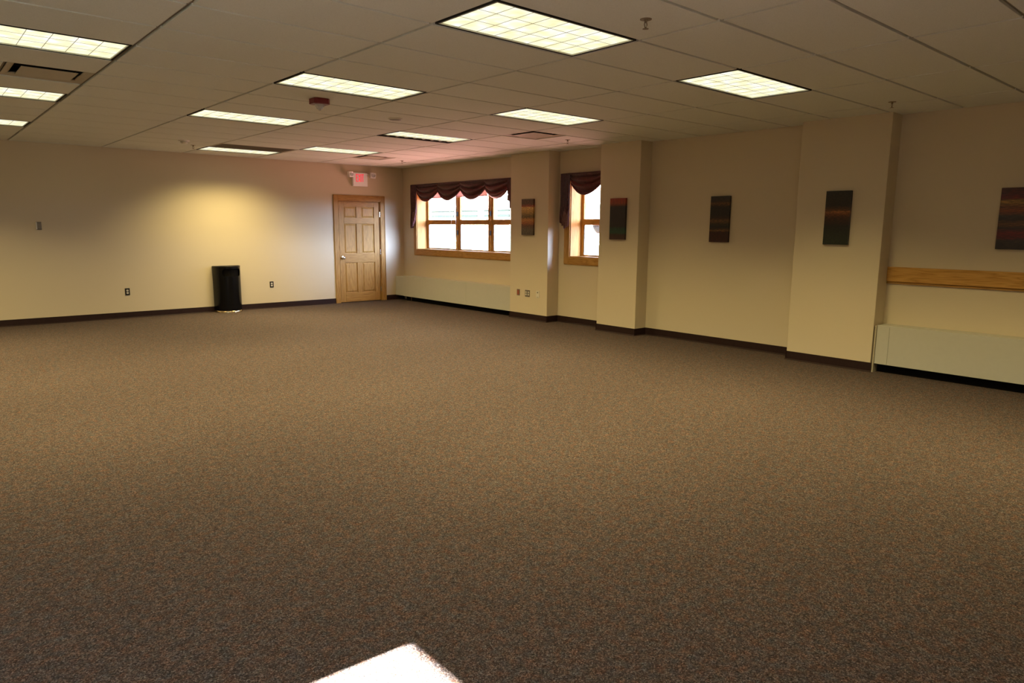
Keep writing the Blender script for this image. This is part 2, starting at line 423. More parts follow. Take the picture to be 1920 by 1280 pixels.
def troffer(gap=False):
    t = bpy.data.objects.new('ceiling_light', None); C.objects.link(t)
    a, c2 = TX/2-.012, TY/2-.012
    hb = MB()                                   # housing box above, black reveal inside
    for s in (-1, 1):
        hb.box(s*a-.004 if s > 0 else -a, a if s > 0 else -a+.004, -c2, c2, 0, .12)
        hb.box(-a+.004, a-.004, s*c2-.004 if s > 0 else -c2, c2 if s > 0 else -c2+.004, 0, .12)
    hb.box(-a, a, -c2, c2, .12, .125)
    obj('housing', hb, M_black, t, loc=(0,0,0)).location = (0,0,0)
    fa, fc = a-.017, c2-.017
    fb = MB()
    lo = -fc; hi = fc
    if gap: hi = fc - .13
    nx, ny = 8, 3
    pb = MB().box(-fa, fa, lo, hi, .0105, .0125)
    obj('diffuser', pb, M_louver, t, loc=(0,0,0)).location = (0,0,0)
    bb = MB(); w_ = .0015
    for i in range(1, nx):
        x = -fa + 2*fa*i/nx; bb.box(x-w_, x+w_, lo, hi, .0086, .0104)
    for j in range(1, ny):
        y = lo + (hi-lo)*j/ny; bb.box(-fa, fa, y-w_, y+w_, .0089, .0103)
    for s in (-1, 1):
        bb.box(s*fa-.0035, s*fa+.0035, lo, hi, .002, .012)
    for y in (lo, hi): bb.box(-fa, fa, y-.0035, y+.0035, .002, .012)
    obj('louver_grid', bb, M_blade, t, loc=(0,0,0)).location = (0,0,0)
    if gap:
        rb = MB()
        for i in range(nx):
            x0 = -fa+2*fa*i/nx; x1 = x0+2*fa/nx
            rb.grid(lambda u, v: (x0+(x1-x0)*u, hi+.004+(fc-hi)*v, .010+.018*math.sin(PI*u)), 8, 2)
        obj('reflector_strip', rb, M_reflector, t, loc=(0,0,0), smooth=True).location = (0,0,0)
    ld = bpy.data.lights.new('lamp', 'AREA'); ld.shape = 'RECTANGLE'; ld.size = 2*fa-.02; ld.size_y = 2*fc-.02
    ld.energy = LAMP_W; ld.color = LAMP_COL; ld.spread = math.radians(LAMP_SPREAD)
    lo_ = bpy.data.objects.new('lamp', ld); C.objects.link(lo_); lo_.parent = t; lo_.location = (0,0,-.001)
    return t
LAMP_W = 54.0; LAMP_COL = (1.0, .79, .345); LAMP_SPREAD = 125
t0 = troffer(); tg = troffer(True); used = False
for c_, r, lab in lights:
    if (c_, r) == (2, 7): t = tg
    elif not used: t = t0; used = True
    else: t = copy_tree(t0)
    t.location = (GX+(c_+.5)*TX, GY+(r+.5)*TY, H)
    tag(t, lab or 'lit ceiling troffer outside the picture, near the camera side', 'ceiling light', 'ceiling lights')

# vents: plaque diffusers in 2x2 modules
def plaque(label, cx, cy, depth):
    t = thing('ceiling_vent', label, 'vent', (cx, cy, H), 'square ceiling vents')
    a = TY/2-.012
    f = MB()   # flared frame around a dark throat
    i = a-.055
    ring0 = [(-a,-a),(a,-a),(a,a),(-a,a)]; ring1 = [(-i,-i),(i,-i),(i,i),(-i,i)]
    v = [(cx+x, cy+y, H+.004) for x,y in ring0] + [(cx+x, cy+y, H+.004+depth) for x,y in ring1] + [(cx+x, cy+y, H+.009) for x,y in ring0] + [(cx+x, cy+y, H+.012+depth) for x,y in ring1]
    f.add(v, [(k,(k+1)%4,(k+1)%4+4,k+4) for k in range(4)] + [(k+8,(k+1)%4+8,(k+1)%4+12,k+12) for k in range(4)] + [(k,(k+1)%4,(k+1)%4+8,k+8) for k in range(4)])
    obj('frame', f, M_plaque, t)
    obj('throat', MB().box(cx-i, cx+i, cy-i, cy+i, H+.06+depth, H+.065+depth), M_slot, t)
    p = i-.042
    obj('plaque', MB().box(cx-p, cx+p, cy-p, cy+p, H+.003, H+.007), M_plaque, t, bevel=.002)
    return t
plaque('square ceiling vent at the left edge between two lit troffers', GX-1.25*TX, GY+5.5*TY, .016)
plaque('square ceiling vent in front of the narrow window', GX+3.25*TX, GY+5.5*TY, .009)
plaque('square ceiling vent by the exit sign and far corner', GX+3.25*TX, GY+12.5*TY, .009)
# return grille: a full 2x4 module
cx, cy = GX+1.5*TX, GY+12.5*TY
t = thing('return_grille', 'dark rectangular return grille beside the troffer closest to the far wall', 'vent', (cx, cy, H))
a, c2 = TX/2-.012, TY/2-.012
f = MB()
for s in (-1, 1):
    f.box(cx+s*(a-.012)-.012, cx+s*(a-.012)+.012, cy-c2, cy+c2, H+.001, H+.012)
    f.box(cx-a+.024, cx+a-.024, cy+s*(c2-.012)-.012, cy+s*(c2-.012)+.012, H+.001, H+.012)
obj('frame', f, M_plaque, t)
f = MB()
for i in range(1, 48): f.box(cx-a+i*2*a/48-.0012, cx-a+i*2*a/48+.0012, cy-c2+.024, cy+c2-.024, H+.003, H+.016)
for j in range(1, 24): f.box(cx-a+.024, cx+a-.024, cy-c2+j*2*c2/24-.0012, cy-c2+j*2*c2/24+.0012, H+.003, H+.016)
o = obj('egg_crate', f, plain('grille_enamel', (.20, .17, .13), rough=.5), t)
obj('throat', MB().box(cx-a, cx+a, cy-c2, cy+c2, H+.09, H+.095), M_slot, t)

# sprinklers
def sprinkler(x, y, label):
    t = thing('fire_sprinkler', label, 'sprinkler', (x, y, H), 'ceiling sprinklers')
    obj('escutcheon', MB().lathe([(.012,.004),(.012,-.004),(.034,-.003),(.036,.002),(.036,.004)], (x,y,H)), M_sprinkler, t, auto=True)
    b = MB().lathe([(.0,-.020),(.008,-.020),(.009,0),(.012,.004)], (x,y,H), 12)
    b.tube([(x-.010,y,H-.018),(x-.013,y,H-.032),(x-.004,y,H-.048)], .0025, 6).tube([(x+.010,y,H-.018),(x+.013,y,H-.032),(x+.004,y,H-.048)], .0025, 6)
    b.lathe([(0,-.046),(.006,-.046),(.006,-.052),(0,-.052)], (x,y,H), 10)
    obj('pendent_body', b, M_sprinkler, t)
    b = MB().lathe([(0,-.053),(.007,-.053),(.007,-.0545),(0,-.0545)], (x,y,H), 12)
    for k in range(12):
        q = 2*PI*k/12; dx, dy = math.cos(q), math.sin(q)
        b.add([(x+dx*.006-dy*.003,y+dy*.006+dx*.003,H-.0535),(x+dx*.006+dy*.003,y+dy*.006-dx*.003,H-.0535),(x+dx*.018+dy*.003,y+dy*.018-dx*.003,H-.0535),(x+dx*.018-dy*.003,y+dy*.018+dx*.003,H-.0535),
               (x+dx*.006-dy*.003,y+dy*.006+dx*.003,H-.0548),(x+dx*.006+dy*.003,y+dy*.006-dx*.003,H-.0548),(x+dx*.018+dy*.003,y+dy*.018-dx*.003,H-.0548),(x+dx*.018-dy*.003,y+dy*.018+dx*.003,H-.0548)],
              [(0,1,2,3),(4,7,6,5),(0,4,5,1),(1,5,6,2),(2,6,7,3),(3,7,4,0)])
    obj('deflector', b, M_sprinkler, t)
for x, y, lab in [(3.451,2.766,'fire sprinkler at the top right of the largest troffer'), (7.318,2.846,'fire sprinkler above the column beside the oak rail'),
                  (7.187,7.061,'fire sprinkler between the vent and the narrow window'), (7.214,11.389,'fire sprinkler near the far corner by the wide window'),
                  (3.565,11.568,'fire sprinkler beside the small white smoke detector')]:
    sprinkler(x, y, lab)

# alarm strobe
x, y = 3.215, 6.54
t = thing('alarm_strobe', 'red ceiling alarm strobe with clear faceted lens', 'fire alarm', (x, y, H))
def octo(r, c): return [(r,-c),(r,c),(c,r),(-c,r),(-r,c),(-r,-c),(-c,-r),(c,-r)]
b = MB(); q = octo(.082, .055)
b.prism([(x+u, y+v) for u,v in q], 'z', H-.052, H)
obj('body', b, M_red, t, bevel=.004)
b = MB(); ang = [2*PI*k/10 for k in range(10)]
for zz, r0, r1, z1 in ((H-.052, .048, .044, H-.070), (H-.070, .036, .030, H-.092)):
    v = [(x+r0*math.cos(k), y+r0*math.sin(k), zz) for k in ang] + [(x+r1*math.cos(k), y+r1*math.sin(k), z1) for k in ang]
    b.add(v, [tuple(range(10)), tuple(range(19,9,-1))] + [(k,(k+1)%10,(k+1)%10+10,k+10) for k in range(10)])
b.lathe([(0,-.112),(.012,-.108),(.018,-.098),(.018,-.092),(0,-.092)], (x,y,H), 12)
obj('lens', b, M_lens, t)
obj('flash_tube', MB().tube([(x-.02,y,H-.062),(x+.02,y,H-.062)], .006).tube([(x,y,H-.06),(x,y,H-.100)], .005), M_chrome, t)
for s in (-1, 1):
    obj('reflector', MB().box(x+s*.024-.010, x+s*.024+.010, y-.022, y+.022, H-.066, H-.0525), M_chrome, t)

# round speaker, smoke detector
x, y = 4.405, 7.085
t = thing('ceiling_speaker', 'low round grey speaker disc on the ceiling', 'speaker', (x, y, H))
obj('grille', MB().lathe([(0,-.020),(.050,-.019),(.068,-.014),(.072,-.010)], (x,y,H), 40), M_grey, t, smooth=True)
obj('rim', MB().lathe([(.070,-.014),(.076,-.013),(.080,-.004),(.080,.003),(.070,.003)], (x,y,H), 40), M_white, t, auto=True)
x, y = 3.274, 11.02
t = thing('smoke_detector', 'small white smoke detector on the ceiling over the far wall', 'smoke detector', (x, y, H))
obj('base', MB().lathe([(0,-.016),(.072,-.016),(.076,-.010),(.076,.003)], (x,y,H), 32), M_white, t, auto=True)
obj('chamber', MB().lathe([(0,-.050),(.034,-.048),(.046,-.034),(.052,-.016)], (x,y,H), 32), M_white, t, auto=True)
obj('vent_ring', MB().lathe([(.0505,-.0215),(.0525,-.0215),(.0520,-.0275),(.0475,-.0275)], (x,y,H), 32), M_grey, t)

# ------------------------------------------------------------------ door
t = thing('door_1', 'closed oak six panel door with silver knob on the far wall', 'door', ((DX0+DX1)/2, D, 0), kind='structure')
b = MB()
co = (6.562, 7.728, 2.166)
def casing(mb, x0, x1, z0, z1, y=D):
    mb.box(x0, x1, y-.018, y+.0, z0, z1)
b.box(co[0], DX0+.008, D-.018, D, 0, co[2]).box(DX1-.008, co[1], D-.018, D, 0, co[2])
b.box(co[0], co[0]+.018, D-.026, D-.018, 0, co[2]).box(co[1]-.018, co[1], D-.026, D-.018, 0, co[2])
obj('door_frame', b, M_doorz, t, bevel=.004)
b = MB().box(DX0+.008, DX1-.008, D-.018, D, DZ-.006, co[2]).box(co[0]+.018, co[1]-.018, D-.026, D-.018, co[2]-.018, co[2])
obj('head_casing', b, M_doorx, t, bevel=.004)
b = MB().box(DX0, DX0+.018, D, D+.14, 0, DZ).box(DX1-.018, DX1, D, D+.14, 0, DZ).box(DX0+.018, DX1-.018, D, D+.14, DZ-.018, DZ)
obj('door_jamb', b, M_doorz, t)
# leaf: stiles, rails, raised panels
SX0, SX1, SZ0, SZ1 = 6.682, 7.600, .012, 2.040
YF = D + .012
leaf = MB()
rows_ = [(.20, .812), (1.001, 1.597), (1.718, 1.939)]; colsx = [(6.795, 7.072), (7.196, 7.482)]
leaf.box(SX0, colsx[0][0], YF, YF+.042, SZ0, SZ1).box(colsx[1][1], SX1, YF, YF+.042, SZ0, SZ1)
leaf.box(colsx[0][1], colsx[1][0], YF, YF+.042, .20, .812).box(colsx[0][1], colsx[1][0], YF, YF+.042, 1.001, 1.597).box(colsx[0][1], colsx[1][0], YF, YF+.042, 1.718, 1.939)
lo = obj('door_leaf', leaf, M_doorz, t, bevel=.003)
rl = MB()
for z0, z1 in ((SZ0, .20), (.812, 1.001), (1.597, 1.718), (1.939, SZ1)): rl.box(colsx[0][0], colsx[1][1], YF, YF+.042, z0, z1)
obj('door_rails', rl, M_doorx, t, bevel=.003)
for x0, x1 in colsx:
    for z0, z1 in rows_:
        p = MB(); k = .035
        v = []
        for (m_, yy) in ((0, YF+.016), (.010, YF+.018), (k, YF+.006)):
            v += [(x0+m_,yy,z0+m_),(x1-m_,yy,z0+m_),(x1-m_,yy,z1-m_),(x0+m_,yy,z1-m_)]
        p.add(v, [(i,(i+1)%4,(i+1)%4+4,i+4) for i in range(4)] + [(i+4,(i+1)%4+4,(i+1)%4+8,i+8) for i in range(4)] + [(8,9,10,11)])
        p.box(x0-.002, x1+.002, YF+.020, YF+.030, z0-.002, z1+.002)
        obj('door_panel', p, M_panel, t)
kb = MB().lathe([(0,0),(.034,0),(.034,.006),(.014,.010),(.012,.030),(.022,.040),(.029,.052),(.027,.066),(.016,.073),(0,.075)], (0,0,0), 24, 'y')
kb.v = [(x+6.742, YF-y, z+.915) for x,y,z in kb.v]
obj('door_knob', kb, M_chrome, t, auto=True)
for z in (1.79, 1.02, .25):
    obj('hinge', MB().lathe([(0,-.05),(.007,-.05),(.007,.05),(0,.05)], (7.608, D-.002, z), 10).box(7.600, 7.622, D+.002, D+.006, z-.048, z+.048), M_chrome, t)
obj('door_backing', MB().box(DX0-.05, DX1+.05, D+.141, D+.16, 0, DZ+.05), M_slot, t)

# ------------------------------------------------------------------ exit sign
t = thing('exit_sign', 'white exit sign with red letters and twin lamp heads above the door', 'exit sign', (7.15, D, 2.48))
X0, X1, Z0, Z1 = 6.985, 7.315, 2.345, 2.612
obj('housing', MB().box(X0, X1, D-.062, D, Z0, Z1), M_head, t, bevel=.006)
Yf = D-.0635
lz0, lz1 = Z0+(.575-.33)*0+.0885, Z0+.2405
def letter(polys):
    mb = MB()
    for p in polys: mb.prism(p, 'y', Yf-.0015, Yf+.003)
    return mb
lx = X0+.066; lw_ = .046; gp = .007; st = .0165
def rect(x0,x1,z0,z1): return [(x0,z0),(x1,z0),(x1,z1),(x0,z1)]
x = lx; E_ = [rect(x, x+st, lz0, lz1), rect(x+st, x+lw_, lz1-st, lz1), rect(x+st, x+lw_-.006, (lz0+lz1-st)/2, (lz0+lz1+st)/2), rect(x+st, x+lw_, lz0, lz0+st)]
x = lx+lw_+gp; X_ = [[(x,lz0),(x+.015,lz0),(x+lw_+.004,lz1),(x+lw_-.011,lz1)], [(x+lw_-.011,lz0),(x+lw_+.004,lz0),(x+.015,lz1),(x,lz1)]]
x = x+lw_+.004+gp; I_ = [rect(x, x+.015, lz0, lz1)]
x = x+.015+gp; T_ = [rect(x, x+lw_, lz1-st, lz1), rect(x+(lw_-st)/2, x+(lw_+st)/2, lz0, lz1-st)]
for nm, P in (('letter_e', E_), ('letter_x', X_), ('letter_i', I_), ('letter_t', T_)): obj('letter', letter(P), M_exit, t)
for s, cx in ((-1, 6.912), (1, 7.418)):
    b = MB()
    z = 2.568
    hd = MB().box(-.056, .056, -.035, .035, -.056, .056)
    R = Matrix.Rotation(-s*.25, 3, 'Z') @ Matrix.Rotation(.02, 3, 'X') @ Matrix.Rotation(s*.12, 3, 'Y')
    hd.v = [tuple(R @ Vector(v) + Vector((cx, D-.095, z))) for v in hd.v]
    hd_o = obj('lamp_head', hd, M_head, t, bevel=.010)
    ln = MB().lathe([(0,0),(.030,.004),(.036,.014),(.040,.016),(.040,0)], (0,0,0), 20, 'y')
    ln.v = [tuple(R @ Vector((v[0]+.004, -.036-v[1]*.4, v[2]+.004)) + Vector((cx, D-.095, z))) for v in ln.v]
    obj('lamp_lens', ln, M_lens, hd_o, auto=True)
    obj('bracket', MB().tube([((X0+.01) if s < 0 else (X1-.01), D-.035, z+.02), (cx-s*.02, D-.05, z+.01), (cx, D-.085, z)], .008), M_white, t)

# ------------------------------------------------------------------ waste bin: half-round, black
cx, R_, dep = 4.402, .234, .300
yb = D-.006
t = thing('trash_can', 'black half-round trash can with brass base ring against the far wall', 'trash can', (cx, yb-dep/2, 0))
def arc(th, r=1.0, grow=0.0): return (cx + (R_*r+grow)*math.cos(th), yb - .02 - ((dep-.02)*r+grow)*math.sin(th))
ZB, ZT = .030, .822
s0, s1 = math.radians(40), math.radians(128)     # slot span (0 = right end, pi = left end)
zc, hh = .716, .066
def slot_h(th):
    if th <= s0 or th >= s1: return 0
    u = abs((th-(s0+s1)/2)/((s1-s0)/2)); e = .78
    return hh if u < e else hh*math.sqrt(max(0, 1-((u-e)/(1-e))**2))
ths = sorted(set([PI*i/48 for i in range(49)] + [s0+(s1-s0)*i/40 for i in range(41)]))
b = MB()
for i in range(len(ths)-1):
    a_, c_ = ths[i], ths[i+1]; h0, h1 = slot_h(a_), slot_h(c_)
    pa, pc = arc(a_), arc(c_); qa, qc = arc(a_, 1, -.010), arc(c_, 1, -.010)
    b.add([(*pa,ZB),(*pc,ZB),(*pc,zc-h1),(*pa,zc-h0)], [(0,1,2,3)])
    b.add([(*pa,zc+h0),(*pc,zc+h1),(*pc,ZT),(*pa,ZT)], [(0,1,2,3)])
    if h0 or h1:
        b.add([(*pa,zc-h0),(*pc,zc-h1),(*qc,zc-h1),(*qa,zc-h0)], [(0,1,2,3)])
        b.add([(*pa,zc+h0),(*pc,zc+h1),(*qc,zc+h1),(*qa,zc+h0)], [(0,1,2,3)])
# flat back
b.add([(cx-R_,yb-.02,ZB),(cx-R_,yb,ZB),(cx-R_,yb,ZT),(cx-R_,yb-.02,ZT)], [(0,1,2,3)])
b.add([(cx+R_,yb-.02,ZB),(cx+R_,yb,ZB),(cx+R_,yb,ZT),(cx+R_,yb-.02,ZT)], [(0,1,2,3)])
b.add([(cx-R_,yb,ZB),(cx+R_,yb,ZB),(cx+R_,yb,ZT),(cx-R_,yb,ZT)], [(0,1,2,3)])
obj('body', b, M_binblack, t, smooth=False, auto=True, fix=True)
b = MB()
outl = [arc(PI*i/40, 1, -.012) for i in range(41)]; outl = outl + [(cx-R_+.012, yb-.004), (cx+R_-.012, yb-.004)]
b.prism(outl, 'z', ZT-.012, ZT-.006)
obj('lid', b, M_binblack, t)
b = MB()
rim = [arc(PI*i/40) for i in range(41)] + [(cx-R_, yb), (cx+R_, yb)]
b.tube([(p[0], p[1], ZT) for p in rim] + [(rim[0][0], rim[0][1], ZT)], .005, 8)
obj('rim', b, M_dark_metal, t, smooth=True)
b = MB()
fl = [arc(s0-.2+(s1-s0+.4)*i/20, 1, -.03) for i in range(21)]
for i in range(20): b.add([(*fl[i],zc-hh-.03),(*fl[i+1],zc-hh-.03),(*fl[i+1],zc+hh+.02),(*fl[i],zc+hh+.02)], [(0,1,2,3)])
obj('flap', b, M_slot, t)
b = MB()
ro = [arc(PI*i/40, 1, .010) for i in range(41)] + [(cx-R_-.010, yb-.001), (cx+R_+.010, yb-.001)]
ri = [arc(PI*i/40, 1, .003) for i in range(41)] + [(cx-R_-.003, yb-.001), (cx+R_+.003, yb-.001)]
n = len(ro)
v = [(*p,0) for p in ro] + [(*p,.022) for p in ro] + [(*p,.034) for p in ri] + [(*p,.0) for p in ri]
b.add(v, [(i,(i+1)%n,(i+1)%n+n,i+n) for i in range(n)] + [(i+n,(i+1)%n+n,(i+1)%n+2*n,i+2*n) for i in range(n)])
b.prism(ri, 'z', .0, .030)
obj('base_ring', b, M_ring, t, auto=True)

# ------------------------------------------------------------------ wall plates
def plate(name, label, cat, wall, p, w_, h_, mats, kind, group=None):
    """wall 'far' (faces -y) at (x, z) or 'col' (faces -x) at (y, z)"""
    a, z = p
    def P(mb):
        mb.v = [((a+x, D-y, z+zz) if wall == 'far' else (WC-y, a-x, z+zz)) for x,y,zz in mb.v]; return mb
    t = thing(name, label, cat, (a, D, z) if wall == 'far' else (WC, a, z), group)
    obj('cover_plate', P(MB().box(-w_/2, w_/2, 0, .006, -h_/2, h_/2)), mats[0], t, bevel=.002)
    xs = {'duplex': [0], 'quad': [-.030, .030]}.get(kind)
    if xs:
        for x in xs:
            for dz in (-.020, .020):
                s_ = obj('socket', P(MB().prism([(x-.0165,dz-.009),(x-.010,dz-.0145),(x+.010,dz-.0145),(x+.0165,dz-.009),(x+.0165,dz+.009),(x+.010,dz+.0145),(x-.010,dz+.0145),(x-.0165,dz+.009)], 'y', .0, .0085)), mats[1], t)
                sl = MB().box(x-.0075, x-.0055, .0085, .0089, dz-.002, dz+.007).box(x+.0055, x+.0075, .0085, .0089, dz-.002, dz+.007)
                obj('socket_slot', P(sl), M_black, s_)
    elif kind == 'jack':
        obj('jack', P(MB().box(-.012, .012, 0, .009, .018, .038)), mats[1], t)
        obj('screw', P(MB().box(-.02, .02, 0, .0075, -.048, -.044)), mats[1], t)
    elif kind == 'insert':
        obj('insert', P(MB().box(-.026, .026, 0, .010, -.040, .040)), mats[1], t, bevel=.002)
    elif kind == 'stat':
        obj('sensor_cover', P(MB().box(-w_/2+.004, w_/2-.004, 0, .028, -h_/2+.005, h_/2-.005)), mats[1], t, bevel=.005)
        obj('side_strip', P(MB().box(-w_/2-.001, -w_/2+.009, 0, .029, -h_/2+.004, h_/2-.004)), mats[2], t)
    return t
plate('wall_outlet', 'dark-framed power outlet left of the trash can', 'outlet', 'far', (2.786, .442), .072, .115, (M_dark_metal, M_ivory), 'duplex', 'outlets on the far wall')
plate('wall_outlet', 'dark-framed power outlet between the trash can and the door', 'outlet', 'far', (5.243, .447), .072, .115, (M_dark_metal, M_ivory), 'duplex', 'outlets on the far wall')
plate('thermostat', 'small silver thermostat cover high on the left of the far wall', 'thermostat', 'far', (1.642, 1.516), .070, .118, (M_dark_metal, M_steelplate, M_white), 'stat')
plate('wall_outlet', 'orange-brown wall plate, leftmost of three on the column', 'outlet', 'col', (8.911, .450), .072, .108, (M_steelplate, M_brownred), 'insert', 'plates low on the column')
plate('wall_outlet', 'metal plate with four sockets, middle of three on the column', 'outlet', 'col', (8.681, .447), .118, .112, (M_steelplate, M_ivory), 'quad', 'plates low on the column')
plate('data_outlet', 'cream jack plate, rightmost of three on the column', 'outlet', 'col', (8.425, .450), .080, .118, (M_ivory, M_steelplate), 'jack', 'plates low on the column')

# ------------------------------------------------------------------ heaters
def heater(label, y0, y1, seams, back=W):
    t = thing('baseboard_heater', label, 'heater', (WC+.1, (y0+y1)/2, 0), 'enclosures under the windows')
    zf0, zf1 = .098, .520
    edges = [y0] + seams + [y1]
    for a_, c_ in zip(edges[:-1], edges[1:]):
        b = MB().box(WC+.016, WC+.022, a_+.0009, c_-.0009, zf0, zf1-.006)
        b.box(WC+.022, WC+.04, a_+.0009, c_-.0009, zf0, zf0+.004)
        obj('front_panel', b, M_heater, t, bevel=.0015)
    b = MB().box(WC+.019, back, y0, y1, zf1-.004, zf1+.002)
    b.box(WC+.016, WC+.024, y0, y1, zf1-.006, zf1+.006)
    obj('top_cover', b, M_heater, t, bevel=.0015)
    obj('backing', MB().box(WC+.026, WC+.030, y0+.003, y1-.003, zf0+.01, zf1-.01), M_black, t)
    obj('kick_recess', MB().box(WC+.10, back, y0+.003, y1-.003, 0, zf0+.02), M_slot, t)
    return t
heater('long cream heater enclosure under the wide window', 9.136, 12.60, [10.42])
h = heater('cream heater enclosure under the oak rail at the right edge', -1.2, 3.034, [.45, 2.905])
b = MB().box(WC+.005, W, 3.036, 3.052, 0, .515)
obj('end_cap', b, plain('end_cap_enamel', (.40,.35,.25), rough=.5), h)
b = MB().box(WC+.03, W, 12.602, D-.004, .10, .50)
# filler between the enclosure and the far wall
hh_ = [o for o in bpy.data.objects if o.name == 'baseboard_heater'][0]
obj('end_cap', b, M_heater, hh_)
obj('bracket', MB().box(WC+.09, WC+.098, 12.40, 12.41, 0, .10), M_chrome, hh_)

# oak rail with lower lip
y0, y1 = -1.2, 3.064
t = thing('oak_rail', 'horizontal oak board on the wall above the right heater', 'rail', (W, (y0+y1)/2, .97))
obj('board', MB().box(W-.030, W, y0, y1, .992, 1.150), M_railoak, t, bevel=.004)
obj('lower_lip', MB().box(W-.022, W, y0, y1, .968, .980).box(W-.012, W, y0, y1, .980, .992), oak('oak_lip', 'y', .7, 9), t, bevel=.002)

# ------------------------------------------------------------------ windows
def window(name, label, ya, yb, bays, cas, kind_extra):
    """ya<yb opening; bays = list of (y0,y1) outer edges of each sash column"""
    t = thing(name, label, 'window', (W, (ya+yb)/2, WZ0), kind='structure')
    xg = W+.25
    # reveal lining
    b = MB().box(W-.002, xg+.028, yb-.014, yb, WZ0, WZ1).box(W-.002, xg+.028, ya, ya+.014, WZ0, WZ1)
    obj('jamb_lining', b, M_oakz, t)
    b = MB().box(W-.004, xg+.028, ya+.014, yb-.014, WZ0, WZ0+.014).box(W-.002, xg+.028, ya+.014, yb-.014, WZ1-.014, WZ1)
    obj('sill', b, M_oaky, t)
    # casing on the wall
    b = MB().box(W-.020, W, yb, cas[1], WZ0-.108, WZ1+.055)
    if cas[0] < ya-.02: b.box(W-.020, W, cas[0], ya, WZ0-.108, WZ1+.055)
    obj('side_casing', b, M_oakz, t, bevel=.003)
    b = MB().box(W-.020, W, max(cas[0], ya-.1), yb, WZ0-.108, WZ0).box(W-.020, W, max(cas[0], ya-.1), yb, WZ1, WZ1+.055)
    b.box(W-.012, W, max(cas[0], ya-.1), cas[1], WZ0-.122, WZ0-.108)
    obj('apron_casing', b, M_oaky, t, bevel=.003)
    # sash bars
    b = MB(); bh = MB()
    zi0, zi1 = WZ0+.014, WZ1-.014
    zr0, zr1 = 1.592, 1.690
    for k, (c0, c1) in enumerate(bays):
        for s_ in ((c0, c0+.060), (c1-.060, c1)): b.box(xg-.015, xg+.026, s_[0], s_[1], zi0, zi1)
        bh.box(xg-.022, xg+.027, c0+.060, c1-.060, zr0+.012, zr1-.012)
        bh.box(xg-.010, xg+.025, c0+.060, c1-.060, zr0, zr1)
        bh.box(xg-.015, xg+.026, c0+.060, c1-.060, zi0, zi0+.022).box(xg-.015, xg+.026, c0+.060, c1-.060, zi1-.06, zi1)
    for k in range(len(bays)-1):
        m0, m1 = bays[k+1][1], bays[k][0]
        if m1 > m0: b.box(xg-.030, xg+.028, m0, m1, zi0, zi1)
    obj('sash_stile', b, M_oakz, t, bevel=.002)
    obj('sash_rail', bh, M_oaky, t, bevel=.002)
    for c0, c1 in bays:
        for z0, z1 in ((zi0+.022, zr0), (zr1, zi1-.06)):
            obj('pane', MB().box(xg+.010, xg+.014, c0+.060, c1-.060, z0, z1), M_glass, t)
            if z0 < 1.2:      # grey exterior stop beside the lower glass
                obj('screen_track', MB().box(xg-.012, xg+.008, c1-.078, c1-.060, z0, z1), M_grey, t)
    return t, xg
t, xg = window('window_1', 'wide oak framed window in three bays left of the columns', w1[0], w1[1],
               [(11.300, 12.378), (10.270, 11.270), (9.230, 10.240)], (9.132, 12.490), 1)
# lock levers, crank
for y in (11.278, 10.248):
    for z in (1.80, 1.44):
        obj('lock_lever', MB().box(xg-.046, xg-.015, y-.010, y+.010, z-.045, z+.045).tube([(xg-.04,y,z),(xg-.06,y-.012,z+.03)], .006), M_dark_metal, t)
obj('crank', MB().box(xg-.05, xg-.015, 11.40, 11.52, WZ0+.014, WZ0+.034).tube([(xg-.05,11.46,WZ0+.03),(xg-.07,11.40,WZ0+.045)], .006), M_chrome, t)
t2, xg = window('window_2', 'narrow oak framed window between two columns', w2[0], w2[1], [(7.149, 7.931)], (7.105, 8.066), 1)

# raised pleated shades in two bays
def shade(label, y0, y1):
    t = thing('window_shade', label, 'window shade', (W+.19, (y0+y1)/2, WZ1-.02), 'raised pleated shades')
    z0, z1 = 2.125, WZ1-.040
    obj('head_rail', MB().box(W+.165, W+.205, y0, y1, z1, WZ1-.015), M_shade, t)
    pts = []; n = 14
    b = MB()
    for i in range(n):
        za, zb = z0+.018+(z1-z0-.018)*i/n, z0+.018+(z1-z0-.018)*(i+1)/n; zm = (za+zb)/2
        b.add([(W+.172,y0,za),(W+.172,y1,za),(W+.198,y1,zm),(W+.198,y0,zm)], [(0,1,2,3)])
        b.add([(W+.198,y0,zm),(W+.198,y1,zm),(W+.172,y1,zb),(W+.172,y0,zb)], [(0,1,2,3)])
    obj('pleats', b, M_shade, t, fix=False)
    obj('bottom_rail', MB().box(W+.165, W+.205, y0, y1, z0, z0+.018), M_shade, t, bevel=.003)
    return t
s1_ = shade('raised pinkish pleated shade in the left bay of the wide window', 11.30, 12.36)
s2_ = shade('raised pinkish pleated shade in the middle bay of the wide window', 10.28, 11.27)
obj('pull_cord', MB().tube([(W+.16,11.50,2.15),(W+.16,11.46,1.85),(W+.16,11.40,1.84),(W+.16,11.39,1.72),(W+.16,11.42,1.50)], .003, 6), M_cord, s1_)
obj('pull_cord', MB().tube([(W+.16,11.25,2.15),(W+.16,11.25,1.66),(W+.16,11.26,1.60)], .003, 6), M_cord, s2_)

